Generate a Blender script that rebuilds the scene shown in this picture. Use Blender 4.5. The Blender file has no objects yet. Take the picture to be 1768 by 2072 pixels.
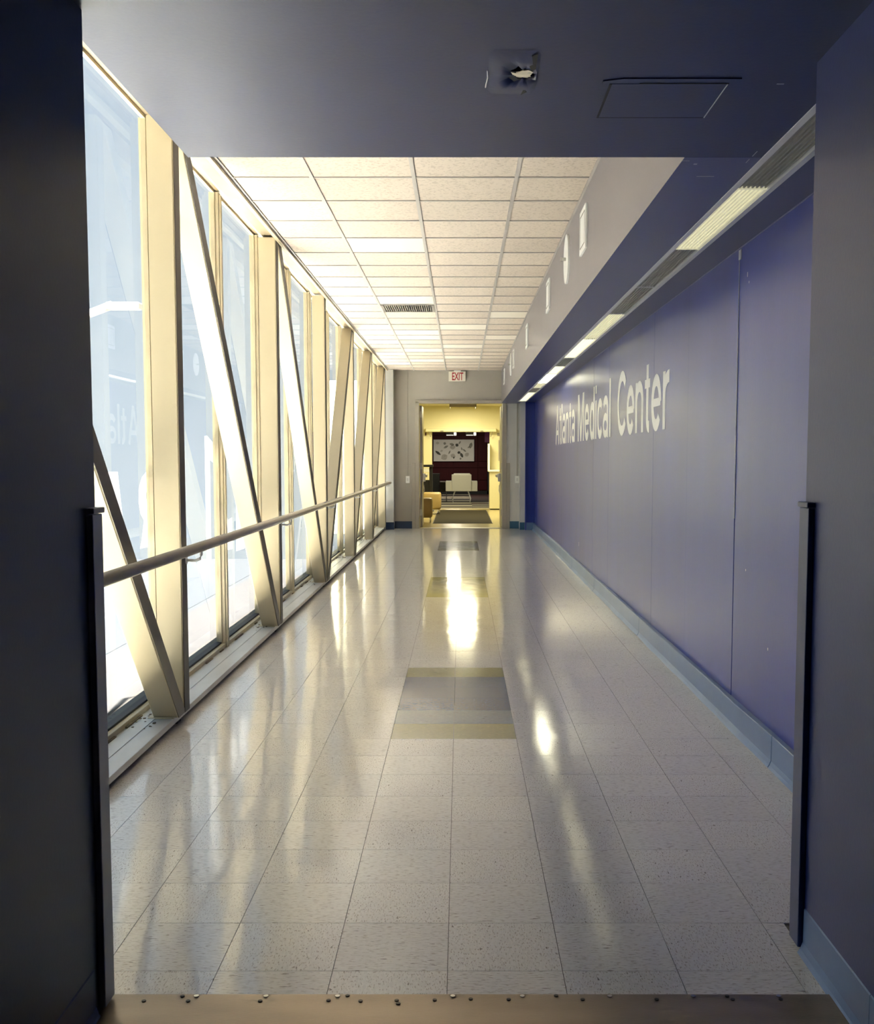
import bpy, bmesh, math, random
from mathutils import Vector, Matrix
random.seed(7)
S = bpy.context.scene
C = S.collection

# ------------------------------------------------------------------ camera
H = 1.356
FPX = 2253.0
PITCH = math.atan(185.0 / FPX)
cd = bpy.data.cameras.new('camera')
cam = bpy.data.objects.new('camera', cd)
C.objects.link(cam)
cam.location = (0, 0, H)
cam.rotation_euler = (math.pi / 2 - PITCH, 0, 0)
cd.sensor_fit = 'VERTICAL'
cd.sensor_height = 24.0
cd.lens = 24.0 * FPX / 2072.0
cd.shift_x = -48.0 / 2072.0
cd.shift_y = 76.0 / 2072.0
cd.clip_start = 0.05
cd.clip_end = 400
S.camera = cam

# ------------------------------------------------------------------ world, sun, exposure
W = bpy.data.worlds.new('world')
S.world = W
W.use_nodes = True
wn, wl = W.node_tree.nodes, W.node_tree.links
bg = wn['Background']
tc = wn.new('ShaderNodeTexCoord')
sp = wn.new('ShaderNodeSeparateXYZ')
rp = wn.new('ShaderNodeValToRGB')
wl.new(tc.outputs['Generated'], sp.inputs[0])
wl.new(sp.outputs['Z'], rp.inputs[0])
rp.color_ramp.elements[0].position = 0.0
rp.color_ramp.elements[0].color = (0.78, 0.86, 0.92, 1)
rp.color_ramp.elements[1].position = 0.7
rp.color_ramp.elements[1].color = (0.30, 0.52, 0.80, 1)
wl.new(rp.outputs[0], bg.inputs[0])
bg.inputs[1].default_value = 0.28

sd = bpy.data.lights.new('sun', 'SUN')
sd.energy = 32.0
sd.color = (1.0, 0.955, 0.89)
sd.angle = 0.01
sun = bpy.data.objects.new('sun', sd)
C.objects.link(sun)
sun.rotation_euler = Vector((-0.035, 0.50, -0.86)).to_track_quat('-Z', 'Y').to_euler()

S.view_settings.view_transform = 'Standard'
S.view_settings.look = 'None'
S.view_settings.gamma = 1.0
S.view_settings.use_curve_mapping = False
S.view_settings.exposure = 1.68

# ------------------------------------------------------------------ materials
def nodes(m):
    m.use_nodes = True
    return m.node_tree.nodes, m.node_tree.links

def mat(name, col, rough=0.5, metal=0.0, var=0.0, vscale=4.0, bump=0.0, bscale=60.0, stretch=(1, 1, 1),
        spec=0.5, coat=0.0, emit=None, estr=0.0, col2=None, thr=None, rand=0.0, bump2=0.0, b2scale=2.0, b2str=(1, 1, 1)):
    m = bpy.data.materials.new(name)
    n, l = nodes(m)
    b = n['Principled BSDF']
    b.inputs['Base Color'].default_value = (*col, 1)
    b.inputs['Roughness'].default_value = rough
    b.inputs['Metallic'].default_value = metal
    b.inputs['Specular IOR Level'].default_value = spec
    b.inputs['Coat Weight'].default_value = coat
    b.inputs['Coat Roughness'].default_value = 0.05
    geo = n.new('ShaderNodeNewGeometry')
    mp = n.new('ShaderNodeMapping')
    mp.inputs['Scale'].default_value = stretch
    l.new(geo.outputs['Position'], mp.inputs[0])
    out = None
    if var > 0 or col2:
        no = n.new('ShaderNodeTexNoise')
        no.inputs['Scale'].default_value = vscale
        no.inputs['Detail'].default_value = 5
        l.new(mp.outputs[0], no.inputs['Vector'])
        r = n.new('ShaderNodeValToRGB')
        lo, hi = thr if thr else (0.3, 0.7)
        r.color_ramp.elements[0].position = lo
        r.color_ramp.elements[1].position = hi
        c2 = col2 if col2 else tuple(c * (1 - var) for c in col)
        r.color_ramp.elements[0].color = (*c2, 1)
        r.color_ramp.elements[1].color = (*col, 1)
        l.new(no.outputs[0], r.inputs[0])
        out = r.outputs[0]
    if rand > 0:
        oi = n.new('ShaderNodeObjectInfo')
        mr = n.new('ShaderNodeMapRange')
        mr.inputs['To Min'].default_value = 1 - rand
        mr.inputs['To Max'].default_value = 1.0
        l.new(oi.outputs['Random'], mr.inputs['Value'])
        mx = n.new('ShaderNodeMix')
        mx.data_type = 'RGBA'
        mx.blend_type = 'MULTIPLY'
        mx.inputs[0].default_value = 1
        if out: l.new(out, mx.inputs[6])
        else: mx.inputs[6].default_value = (*col, 1)
        l.new(mr.outputs[0], mx.inputs[7])
        out = mx.outputs[2]
    if out: l.new(out, b.inputs['Base Color'])
    last = None
    if bump > 0:
        no = n.new('ShaderNodeTexNoise')
        no.inputs['Scale'].default_value = bscale
        no.inputs['Detail'].default_value = 3
        l.new(mp.outputs[0], no.inputs['Vector'])
        bp = n.new('ShaderNodeBump')
        bp.inputs['Strength'].default_value = bump
        bp.inputs['Distance'].default_value = 0.002
        l.new(no.outputs[0], bp.inputs['Height'])
        last = bp
    if bump2 > 0:
        mp2 = n.new('ShaderNodeMapping')
        mp2.inputs['Scale'].default_value = b2str
        l.new(geo.outputs['Position'], mp2.inputs[0])
        no = n.new('ShaderNodeTexNoise')
        no.inputs['Scale'].default_value = b2scale
        no.inputs['Detail'].default_value = 1
        l.new(mp2.outputs[0], no.inputs['Vector'])
        bp = n.new('ShaderNodeBump')
        bp.inputs['Strength'].default_value = 1.0
        bp.inputs['Distance'].default_value = bump2
        l.new(no.outputs[0], bp.inputs['Height'])
        if last: l.new(last.outputs[0], bp.inputs['Normal'])
        last = bp
    if last: l.new(last.outputs[0], b.inputs['Normal'])
    if emit:
        b.inputs['Emission Color'].default_value = (*emit, 1)
        b.inputs['Emission Strength'].default_value = estr
    return m

def vct(name, base, fleck, st, rand=0.05):
    # vinyl tile: base colour, fine marbling and short flecks running one way
    m = bpy.data.materials.new(name)
    n, l = nodes(m)
    b = n['Principled BSDF']
    b.inputs['Roughness'].default_value = 0.10
    b.inputs['Specular IOR Level'].default_value = 0.62
    geo = n.new('ShaderNodeNewGeometry')
    def noise(scale, s, det=3, rough=0.5):
        mp = n.new('ShaderNodeMapping')
        mp.inputs['Scale'].default_value = s
        l.new(geo.outputs['Position'], mp.inputs[0])
        no = n.new('ShaderNodeTexNoise')
        no.inputs['Scale'].default_value = scale
        no.inputs['Detail'].default_value = det
        no.inputs['Roughness'].default_value = rough
        l.new(mp.outputs[0], no.inputs['Vector'])
        return no.outputs[0]
    def ramp(src, a, bpos, ca, cb):
        r = n.new('ShaderNodeValToRGB')
        r.color_ramp.elements[0].position = a
        r.color_ramp.elements[1].position = bpos
        r.color_ramp.elements[0].color = (*ca, 1)
        r.color_ramp.elements[1].color = (*cb, 1)
        l.new(src, r.inputs[0])
        return r.outputs[0]
    def mul(a, bb):
        mx = n.new('ShaderNodeMix')
        mx.data_type = 'RGBA'
        mx.blend_type = 'MULTIPLY'
        mx.inputs[0].default_value = 1
        l.new(a, mx.inputs[6]); l.new(bb, mx.inputs[7])
        return mx.outputs[2]
    marb = ramp(noise(26, st, 4), 0.35, 0.65, tuple(c * 0.90 for c in base), base)
    f1 = ramp(noise(46, st, 1), 0.60, 0.65, (1, 1, 1), fleck)
    f2 = ramp(noise(21, st, 2), 0.685, 0.70, (1, 1, 1), tuple(c * 0.6 for c in fleck))
    oi = n.new('ShaderNodeObjectInfo')
    rr = ramp(oi.outputs['Random'], 0, 1, (1 - rand, 1 - rand, 1 - rand * 0.7), (1, 1, 1))
    l.new(mul(mul(mul(marb, f1), f2), rr), b.inputs['Base Color'])
    bp = n.new('ShaderNodeBump')
    bp.inputs['Strength'].default_value = 1.0
    bp.inputs['Distance'].default_value = 0.0011
    l.new(noise(5.0, (1.6, 0.55, 1), 1), bp.inputs['Height'])
    bp2 = n.new('ShaderNodeBump')
    bp2.inputs['Strength'].default_value = 1.0
    bp2.inputs['Distance'].default_value = 0.00012
    l.new(noise(38, (1, 1, 1), 1), bp2.inputs['Height'])
    l.new(bp.outputs[0], bp2.inputs['Normal'])
    l.new(bp2.outputs[0], b.inputs['Normal'])
    return m

A_, B_ = (1, 5.5, 1), (5.5, 1.6, 1)
FL = (0.66, 0.62, 0.57)
M = {
    'tile_a': vct('floor_tile_across', (0.79, 0.755, 0.69), FL, A_),
    'tile_b': vct('floor_tile_along', (0.79, 0.755, 0.69), FL, B_),
    'tile_green': vct('olive_inlay', (0.30, 0.28, 0.13), (1.25, 1.2, 1.1), A_, 0.1),
    'tile_lblue': vct('pale_blue_inlay', (0.20, 0.24, 0.25), (1.2, 1.2, 1.1), A_, 0.1),
    'tile_blue': vct('grey_blue_inlay', (0.11, 0.155, 0.23), (1.2, 1.2, 1.2), A_, 0.1),
    'tile_dblue': vct('blue_inlay', (0.075, 0.12, 0.205), (1.2, 1.2, 1.2), A_, 0.1),
    'subfloor': mat('subfloor', (0.10, 0.09, 0.075), 0.8),
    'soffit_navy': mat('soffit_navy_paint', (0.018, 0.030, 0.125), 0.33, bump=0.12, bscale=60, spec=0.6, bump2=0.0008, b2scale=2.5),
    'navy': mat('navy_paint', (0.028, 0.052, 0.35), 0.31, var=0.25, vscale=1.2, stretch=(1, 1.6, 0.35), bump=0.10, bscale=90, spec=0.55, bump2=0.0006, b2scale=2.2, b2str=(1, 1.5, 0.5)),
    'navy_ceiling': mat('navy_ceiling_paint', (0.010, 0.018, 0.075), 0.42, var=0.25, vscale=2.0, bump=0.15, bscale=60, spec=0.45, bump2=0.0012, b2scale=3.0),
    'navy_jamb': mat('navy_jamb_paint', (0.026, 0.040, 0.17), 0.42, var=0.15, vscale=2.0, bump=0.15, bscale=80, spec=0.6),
    'slate': mat('slate_grey_paint', (0.085, 0.090, 0.098), 0.42, var=0.15, vscale=2.0, bump=0.15, bscale=80),
    'mauve': mat('soffit_grey_paint', (0.25, 0.232, 0.245), 0.32, var=0.08, vscale=1.5, bump=0.08, bscale=60, bump2=0.0004, b2scale=2.5),
    'grey_wall': mat('grey_wall_paint', (0.42, 0.39, 0.33), 0.45, var=0.05, bump=0.1, bscale=80),
    'white_wall': mat('pale_wall_paint', (0.62, 0.61, 0.58), 0.45, var=0.05, bump=0.1, bscale=80),
    'frame_taupe': mat('taupe_frame_paint', (0.40, 0.36, 0.29), 0.35),
    'cream': mat('cream_steel_paint', (0.60, 0.505, 0.325), 0.38, var=0.06, vscale=3, bump=0.25, bscale=18, stretch=(1, 1, 0.4)),
    'cream_frame': mat('cream_frame_paint', (0.58, 0.49, 0.32), 0.42, var=0.15, vscale=8, bump=0.2, bscale=40),
    'sill': mat('sill_paint', (0.62, 0.60, 0.55), 0.35, var=0.25, vscale=5, bump=0.3, bscale=30, stretch=(1, 0.4, 1)),
    'dirt': mat('dirty_stop', (0.30, 0.22, 0.13), 0.8, var=0.6, vscale=14, bump=0.8, bscale=60),
    'black_gap': mat('dark_trim_and_shade', (0.035, 0.032, 0.03), 0.6, var=0.4, vscale=10),
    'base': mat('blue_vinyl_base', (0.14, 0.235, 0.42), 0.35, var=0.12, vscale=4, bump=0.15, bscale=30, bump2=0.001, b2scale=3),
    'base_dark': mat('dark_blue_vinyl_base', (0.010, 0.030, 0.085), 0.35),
    'base_teal': mat('teal_vinyl_base', (0.03, 0.11, 0.20), 0.35),
    'ctile': mat('ceiling_tile', (0.63, 0.535, 0.435), 0.85, col2=(0.50, 0.42, 0.335), thr=(0.38, 0.48), vscale=55, bump=0.8, bscale=55, rand=0.10),
    'ctile_new': mat('new_ceiling_tile', (0.74, 0.67, 0.56), 0.8, rand=0.03),
    'grid': mat('ceiling_grid_metal', (0.42, 0.38, 0.34), 0.5),
    'rail': mat('beige_rail_paint', (0.47, 0.42, 0.33), 0.30, var=0.12, vscale=6),
    'aluminium': mat('brushed_threshold', (0.30, 0.245, 0.19), 0.34, 0.85, var=0.35, vscale=3.0, stretch=(0.6, 2, 1), bump=0.2, bscale=120),
    'screw': mat('dark_screw', (0.05, 0.045, 0.04), 0.4, 0.8),
    'screw_light': mat('bright_screw', (0.5, 0.5, 0.48), 0.25, 0.9),
    'white_plate': mat('white_plate_paint', (0.92, 0.92, 0.88), 0.4),
    'white_frame': mat('white_metal', (0.72, 0.71, 0.69), 0.35),
    'letters': mat('white_vinyl_letters', (0.93, 0.93, 0.93), 0.35),
    'guard_blue': mat('painted_guard', (0.035, 0.048, 0.15), 0.35, spec=0.4, bump=0.2, bscale=20),
    'guard_grey': mat('grey_guard', (0.42, 0.42, 0.41), 0.35, spec=0.6),
    'black': mat('black_plastic', (0.012, 0.012, 0.014), 0.35),
    'silver': mat('silver_metal', (0.6, 0.58, 0.52), 0.3, 0.8),
    'plaster': mat('bare_plaster', (0.78, 0.70, 0.52), 0.8, var=0.2, vscale=30, bump=0.5, bscale=80),
    'yellow_wall': mat('yellow_lobby_paint', (0.74, 0.69, 0.44), 0.5, var=0.03),
    'lobby_floor': mat('lobby_floor', (0.50, 0.42, 0.20), 0.22, var=0.1, vscale=10),
    'mat_brown': mat('entrance_mat', (0.032, 0.026, 0.014), 0.9, spec=0.15, var=0.3, vscale=30, stretch=(0.3, 4, 1), bump=0.5, bscale=200),
    'tan': mat('tan_vinyl', (0.42, 0.30, 0.12), 0.4, var=0.1),
    'redwood': mat('dark_red_panel', (0.055, 0.004, 0.006), 0.6, spec=0.2, var=0.3, vscale=6, stretch=(3, 1, 0.5)),
    'purple': mat('purple_sign', (0.14, 0.03, 0.19), 0.5),
    'carpet_light': mat('carpet_light', (0.55, 0.50, 0.36), 0.9, var=0.2, vscale=40),
    'carpet_dark': mat('carpet_dark', (0.035, 0.022, 0.02), 0.9, var=0.2, vscale=40),
    'carpet_red': mat('carpet_maroon', (0.06, 0.012, 0.012), 0.9, var=0.2, vscale=40),
    'chair_white': mat('white_chair_vinyl', (0.88, 0.85, 0.66), 0.4),
    'canvas': mat('white_canvas', (0.82, 0.79, 0.72), 0.6, var=0.05),
    'leaf_dark': mat('dark_leaf_print', (0.10, 0.10, 0.08), 0.7, var=0.5, vscale=20),
    'leaf_grey': mat('grey_leaf_print', (0.36, 0.35, 0.29), 0.7, var=0.4, vscale=20),
    'leaf_pale': mat('pale_leaf_print', (0.62, 0.58, 0.50), 0.7, var=0.3, vscale=20),
    'exit_red': mat('exit_red', (0.42, 0.02, 0.03), 0.5),
    'exit_white': mat('exit_face', (0.80, 0.76, 0.64), 0.4),
    'vent': mat('grey_vent', (0.26, 0.23, 0.19), 0.5),
    'dark': mat('dark_void', (0.02, 0.018, 0.016), 0.8),
    'concrete': mat('bounce_concrete', (0.80, 0.745, 0.655), 0.9, var=0.12, vscale=0.5, bump=0.3, bscale=5),
    'brick_far': mat('pinkish_brick', (0.15, 0.105, 0.10), 0.9, var=0.25, vscale=1.5),
    'facade': mat('pale_facade', (0.115, 0.125, 0.13), 0.8, var=0.1, vscale=0.4),
    'facade_blue': mat('blue_facade_glass', (0.10, 0.19, 0.27), 0.2),
    'facade_white': mat('white_facade_band', (0.22, 0.22, 0.215), 0.8),
    'asphalt': mat('street_asphalt', (0.020, 0.021, 0.024), 0.9, var=0.2, vscale=0.6),
    'walkway': mat('walkway_brick', (0.030, 0.024, 0.021), 0.9, var=0.2, vscale=1.0),
    'beam': mat('tan_beam_paint', (0.36, 0.28, 0.175), 0.5, var=0.3, vscale=9, stretch=(1, 0.3, 1)),
    'flange': mat('dark_brown_flange', (0.065, 0.047, 0.030), 0.45, var=0.2, vscale=4),  # darker brown than the shafts, for the corridor-facing faces
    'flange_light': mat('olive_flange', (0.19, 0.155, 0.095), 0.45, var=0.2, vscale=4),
    'caulk': mat('lilac_caulk', (0.20, 0.20, 0.34), 0.4),
    'outer': mat('outer_cladding', (0.5, 0.5, 0.5), 0.7),
}

def emis(name, col, strg, base=(0.6, 0.6, 0.5)):
    return mat(name, base, 0.5, emit=col, estr=strg)
M['troffer'] = emis('troffer_diffuser', (1.0, 0.90, 0.60), 3.0)
LENS = (0.36, 0.345, 0.29)
M['lens_off'] = mat('lens_unlit', LENS, 0.35, var=0.1, vscale=60)
M['lens_dim'] = mat('lens_dim', (0.5, 0.48, 0.36), 0.35, emit=(1, 0.95, 0.62), estr=0.13)
M['lens_mid'] = mat('lens_mid', (0.5, 0.48, 0.36), 0.35, emit=(1, 0.95, 0.62), estr=0.30)
M['lens_on'] = mat('lens_lit', (0.8, 0.8, 0.7), 0.35, emit=(1, 0.96, 0.72), estr=2.4)
M['picture_lamp'] = emis('wall_lamp_glow', (1.0, 0.94, 0.72), 1.0)

def glass_mat():
    m = bpy.data.materials.new('window_glass')
    n, l = nodes(m)
    n.remove(n['Principled BSDF'])
    o = n['Material Output']
    tr = n.new('ShaderNodeBsdfTransparent'); tr.inputs[0].default_value = (0.95, 0.98, 0.97, 1)
    gl = n.new('ShaderNodeBsdfGlossy'); gl.inputs['Roughness'].default_value = 0.0
    fr = n.new('ShaderNodeFresnel'); fr.inputs['IOR'].default_value = 1.18
    mx = n.new('ShaderNodeMixShader')
    # one reflecting surface per sheet: the far side of the sheet only passes light
    geo = n.new('ShaderNodeNewGeometry')
    sb = n.new('ShaderNodeMath'); sb.operation = 'SUBTRACT'; sb.inputs[0].default_value = 1
    ml = n.new('ShaderNodeMath'); ml.operation = 'MULTIPLY'
    l.new(geo.outputs['Backfacing'], sb.inputs[1])
    l.new(sb.outputs[0], ml.inputs[0]); l.new(fr.outputs[0], ml.inputs[1])
    l.new(ml.outputs[0], mx.inputs[0]); l.new(tr.outputs[0], mx.inputs[1]); l.new(gl.outputs[0], mx.inputs[2])
    l.new(mx.outputs[0], o.inputs[0])
    return m
def film_mat():
    # perforated vinyl: part clear, part hazy white
    m = bpy.data.materials.new('perforated_film')
    n, l = nodes(m)
    n.remove(n['Principled BSDF'])
    o = n['Material Output']
    tr = n.new('ShaderNodeBsdfTransparent'); tr.inputs[0].default_value = (0.94, 0.96, 1, 1)
    tl = n.new('ShaderNodeBsdfTranslucent'); tl.inputs[0].default_value = (0.86, 0.89, 0.92, 1)
    geo = n.new('ShaderNodeNewGeometry')
    mp = n.new('ShaderNodeMapping'); mp.inputs['Scale'].default_value = (1, 1.3, 0.6)
    no = n.new('ShaderNodeTexNoise'); no.inputs['Scale'].default_value = 1.6; no.inputs['Detail'].default_value = 4
    mr = n.new('ShaderNodeMapRange')
    mr.inputs['From Min'].default_value = 0.3; mr.inputs['From Max'].default_value = 0.7
    mr.inputs['To Min'].default_value = 0.025; mr.inputs['To Max'].default_value = 0.06
    l.new(geo.outputs['Position'], mp.inputs[0]); l.new(mp.outputs[0], no.inputs['Vector'])
    l.new(no.outputs[0], mr.inputs['Value'])
    mx = n.new('ShaderNodeMixShader')
    l.new(mr.outputs[0], mx.inputs[0]); l.new(tr.outputs[0], mx.inputs[1]); l.new(tl.outputs[0], mx.inputs[2])
    l.new(mx.outputs[0], o.inputs[0])
    return m
def vinyl_mat():
    m = bpy.data.materials.new('white_window_vinyl')
    n, l = nodes(m)
    n.remove(n['Principled BSDF'])
    tl = n.new('ShaderNodeBsdfTranslucent'); tl.inputs[0].default_value = (1, 1, 1, 1)
    tr = n.new('ShaderNodeBsdfTransparent')
    mx = n.new('ShaderNodeMixShader'); mx.inputs[0].default_value = 0.35
    l.new(tl.outputs[0], mx.inputs[1]); l.new(tr.outputs[0], mx.inputs[2])
    l.new(mx.outputs[0], n['Material Output'].inputs[0])
    return m
M['glass'] = glass_mat()
M['film'] = film_mat()
M['window_vinyl'] = vinyl_mat()

# ------------------------------------------------------------------ mesh helpers
class MB:
    def __init__(self):
        self.bm = bmesh.new()
    def box(self, x0, x1, y0, y1, z0, z1, mi=0, bev=0.0):
        r = bmesh.ops.create_cube(self.bm, size=1)
        vs = r['verts']
        bmesh.ops.scale(self.bm, vec=(abs(x1 - x0), abs(y1 - y0), abs(z1 - z0)), verts=vs)
        bmesh.ops.translate(self.bm, vec=((x0 + x1) / 2, (y0 + y1) / 2, (z0 + z1) / 2), verts=vs)
        fs = set(f for v in vs for f in v.link_faces)
        for f in fs: f.material_index = mi
        if bev > 0:
            es = list(set(e for v in vs for e in v.link_edges))
            bmesh.ops.bevel(self.bm, geom=es, offset=bev, segments=2, affect='EDGES', profile=0.6)
        return self
    def tube(self, pts, r, seg=12, caps=True, mi=0):
        pts = [Vector(p) for p in pts]
        rings = []
        for i, p in enumerate(pts):
            if i == 0: d = pts[1] - p
            elif i == len(pts) - 1: d = p - pts[i - 1]
            else: d = (pts[i + 1] - p).normalized() + (p - pts[i - 1]).normalized()
            d.normalize()
            up = Vector((0, 0, 1)) if abs(d.z) < 0.95 else Vector((1, 0, 0))
            a = d.cross(up).normalized(); b = d.cross(a).normalized()
            rr = r[i] if isinstance(r, (list, tuple)) else r
            rings.append([self.bm.verts.new(p + a * rr * math.cos(t) + b * rr * math.sin(t))
                          for t in [2 * math.pi * k / seg for k in range(seg)]])
        for q, s in zip(rings, rings[1:]):
            for k in range(seg):
                f = self.bm.faces.new((q[k], q[(k + 1) % seg], s[(k + 1) % seg], s[k]))
                f.smooth = True; f.material_index = mi
        if caps:
            self.bm.faces.new(rings[0]).material_index = mi
            self.bm.faces.new(rings[-1][::-1]).material_index = mi
        return self
    def prism(self, poly, axis, a, b, mi=0):
        # poly: 2D points; extruded along axis from a to b
        def P(u, v, w):
            return {'x': (w, u, v), 'y': (u, w, v), 'z': (u, v, w)}[axis]
        A = [self.bm.verts.new(P(u, v, a)) for u, v in poly]
        B = [self.bm.verts.new(P(u, v, b)) for u, v in poly]
        fs = [self.bm.faces.new(A), self.bm.faces.new(B[::-1])]
        n = len(poly)
        for i in range(n):
            fs.append(self.bm.faces.new((A[i], B[i], B[(i + 1) % n], A[(i + 1) % n])))
        for f in fs: f.material_index = mi
        return self
    def disc(self, c, axis, r, t, seg=28, mi=0):
        poly = [(c[0] + r * math.cos(2 * math.pi * k / seg), c[1] + r * math.sin(2 * math.pi * k / seg)) for k in range(seg)]
        return self.prism(poly, axis, c[2], c[2] + t, mi)
    def build(self, name, m, parent=None, loc=None):
        bmesh.ops.recalc_face_normals(self.bm, faces=self.bm.faces[:])
        me = bpy.data.meshes.new(name)
        self.bm.to_mesh(me); self.bm.free()
        for k in (m if isinstance(m, (list, tuple)) else [m]): me.materials.append(M[k])
        o = bpy.data.objects.new(name, me)
        C.objects.link(o)
        if loc is not None: o.location = loc
        if parent is not None: par(o, parent)
        return o

def par(o, p):
    # things stand unrotated: an offset-only parent, world position kept
    base = Vector(p['_w']) if '_w' in p else Vector((0, 0, 0))
    o.parent = p
    o.location = Vector(o.location) - base
    o['_w'] = tuple(base + Vector(o.location))

def empty(name, loc=(0, 0, 0), label=None, cat=None, group=None, kind=None):
    o = bpy.data.objects.new(name, None)
    o.empty_display_size = 0.1
    o.location = loc
    o['_w'] = tuple(loc)
    C.objects.link(o)
    return tag(o, label, cat, group, kind)

def tag(o, label=None, cat=None, group=None, kind=None):
    if label: o['label'] = label
    if cat: o['category'] = cat
    if group: o['group'] = group
    if kind: o['kind'] = kind
    return o

def B(name, m, x0, x1, y0, y1, z0, z1, parent=None, bev=0.0):
    return MB().box(x0, x1, y0, y1, z0, z1, 0, bev).build(name, m, parent)

def inst(name, me, loc, parent):
    o = bpy.data.objects.new(name, me)
    o.location = loc
    C.objects.link(o)
    if parent is not None: par(o, parent)
    return o

def text_mesh(ch, size, bold=0.0, ext=0.002):
    c = bpy.data.curves.new('lettering', 'FONT')
    c.body = ch; c.size = size; c.extrude = ext; c.offset = bold
    c.resolution_u = 5
    o = bpy.data.objects.new('lettering', c)
    C.objects.link(o)
    bpy.context.view_layer.update()
    dg = bpy.context.evaluated_depsgraph_get()
    me = bpy.data.meshes.new_from_object(o.evaluated_get(dg))
    bpy.data.objects.remove(o)
    bpy.data.curves.remove(c)
    return me

# ================================================================== STRUCTURE
TL = 0.3065
XW = 1.395          # right wall face
XG = -1.66          # glass plane
ZC = 3.02           # tile ceiling
ZS = 2.401          # low ceiling and soffit
YE = 21.5           # end wall

# ---- floor with its tiles
floor = MB().box(-1.75, 1.42, 2.62, YE + 0.2, -0.12, -0.004).build('floor', 'subfloor')
tag(floor, kind='structure')
tile_me = {}
def tile_mesh(w, d, key):
    k = (round(w, 3), round(d, 3), key)
    if k not in tile_me:
        b = MB()
        b.box(0, w, 0, d, -0.004, 0.0, 0)
        o = b.build('floor_tile', key)
        tile_me[k] = o.data
        bpy.data.objects.remove(o)
    return tile_me[k]
G = 0.0009
inl = ['tile_green', 'tile_lblue', 'tile_blue', 'tile_dblue', 'tile_blue', 'tile_green']
far = {}
for n in range(-1, 62):
    y0 = 2.852 + TL * n; y1 = y0 + TL
    if n == -1: y0 = 2.712
    y1 = min(y1, YE)
    if y1 - y0 < 0.02: continue
    for k in range(-6, 5):
        x0 = -0.035 + 0.305 * k; x1 = x0 + 0.305
        x0 = max(x0, -1.62); x1 = min(x1, XW)
        if y0 < 3.0: x1 = min(x1, 0.945)
        if x1 - x0 < 0.02: continue
        key = 'tile_a' if (n + k) % 2 else 'tile_b'
        blk = None
        if k in (-1, 0):
            for st in (8, 26, 44):
                if st <= n < st + 6: blk = inl[n - st]
        if blk: key = blk
        if n <= 23 or (blk and n < 32):
            inst('floor_tile', tile_mesh(x1 - x0 - 2 * G, y1 - y0 - 2 * G, key), (x0 + G, y0 + G, 0), floor)
        else:
            far.setdefault(key, []).append((x0 + G, x1 - G, y0 + G, y1 - G))
for key, L in far.items():
    b = MB()
    for (x0, x1, y0, y1) in L: b.box(x0, x1, y0, y1, -0.004, 0)
    tag(b.build('distant_floor_tiles', key, floor), kind='stuff')

# ---- threshold plate at the near opening
th = empty('threshold_plate', (0.03, 2.5, 0), 'brown metal threshold plate with a row of screws at the near doorway', 'threshold')
B('plate', 'aluminium', -0.885, 0.945, 2.30, 2.713, 0.0, 0.006, th, 0.0015)
for i, (sx, sy, m) in enumerate([(-.79, 2.675, 0), (-.70, 2.70, 0), (-.665, 2.70, 1), (-.68, 2.675, 0), (-.49, 2.70, 1), (-.50, 2.675, 0), (-.31, 2.70, 1), (-.285, 2.703, 0), (-.33, 2.678, 0), (-.25, 2.675, 0), (-.16, 2.678, 0), (-.155, 2.662, 0),
                                 (-.02, 2.70, 1), (-.065, 2.68, 0), (.025, 2.685, 0), (.12, 2.683, 0), (.155, 2.70, 1), (.24, 2.702, 0), (.305, 2.683, 0), (.375, 2.70, 1), (.49, 2.683, 0), (.585, 2.70, 1), (.67, 2.70, 0), (.68, 2.683, 0), (.80, 2.683, 0), (.80, 2.70, 1)]):
    MB().disc((sx, sy, 0.0055), 'z', 0.0055 if m == 0 else 0.0065, 0.003, 10).build('screw', 'screw_light' if m else 'screw', th)
B('floor', 'subfloor', -1.3, 1.4, -4.2, 2.62, -0.1, -0.006)['kind'] = 'structure'

# ---- near hall (camera side)
def struct(o): o['kind'] = 'structure'; return o
struct(B('wall_left', 'slate', -1.75, -0.887, -4.0, 2.70, 0, 3.2))
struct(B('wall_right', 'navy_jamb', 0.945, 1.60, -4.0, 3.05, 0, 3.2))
struct(B('wall_back', 'slate', -1.6, 1.6, -4.2, -4.0, 0, 3.2))
# low ceiling: strips around a torn opening
lc = empty('ceiling', (0, 0, 0), kind='structure')
hx0, hx1, hy0, hy1 = 0.085, 0.208, 2.98, 3.27
b = MB()
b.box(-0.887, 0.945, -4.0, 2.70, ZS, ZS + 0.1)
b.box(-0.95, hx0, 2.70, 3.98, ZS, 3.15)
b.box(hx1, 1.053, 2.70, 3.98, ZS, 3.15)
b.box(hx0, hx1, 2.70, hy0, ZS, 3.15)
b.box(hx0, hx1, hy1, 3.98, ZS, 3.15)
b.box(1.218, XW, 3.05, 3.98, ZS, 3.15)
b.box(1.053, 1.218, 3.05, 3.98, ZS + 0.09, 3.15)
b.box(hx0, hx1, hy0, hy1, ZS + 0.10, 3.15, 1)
b.build('ceiling_board', ['navy_ceiling', 'dark'], lc)
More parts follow.
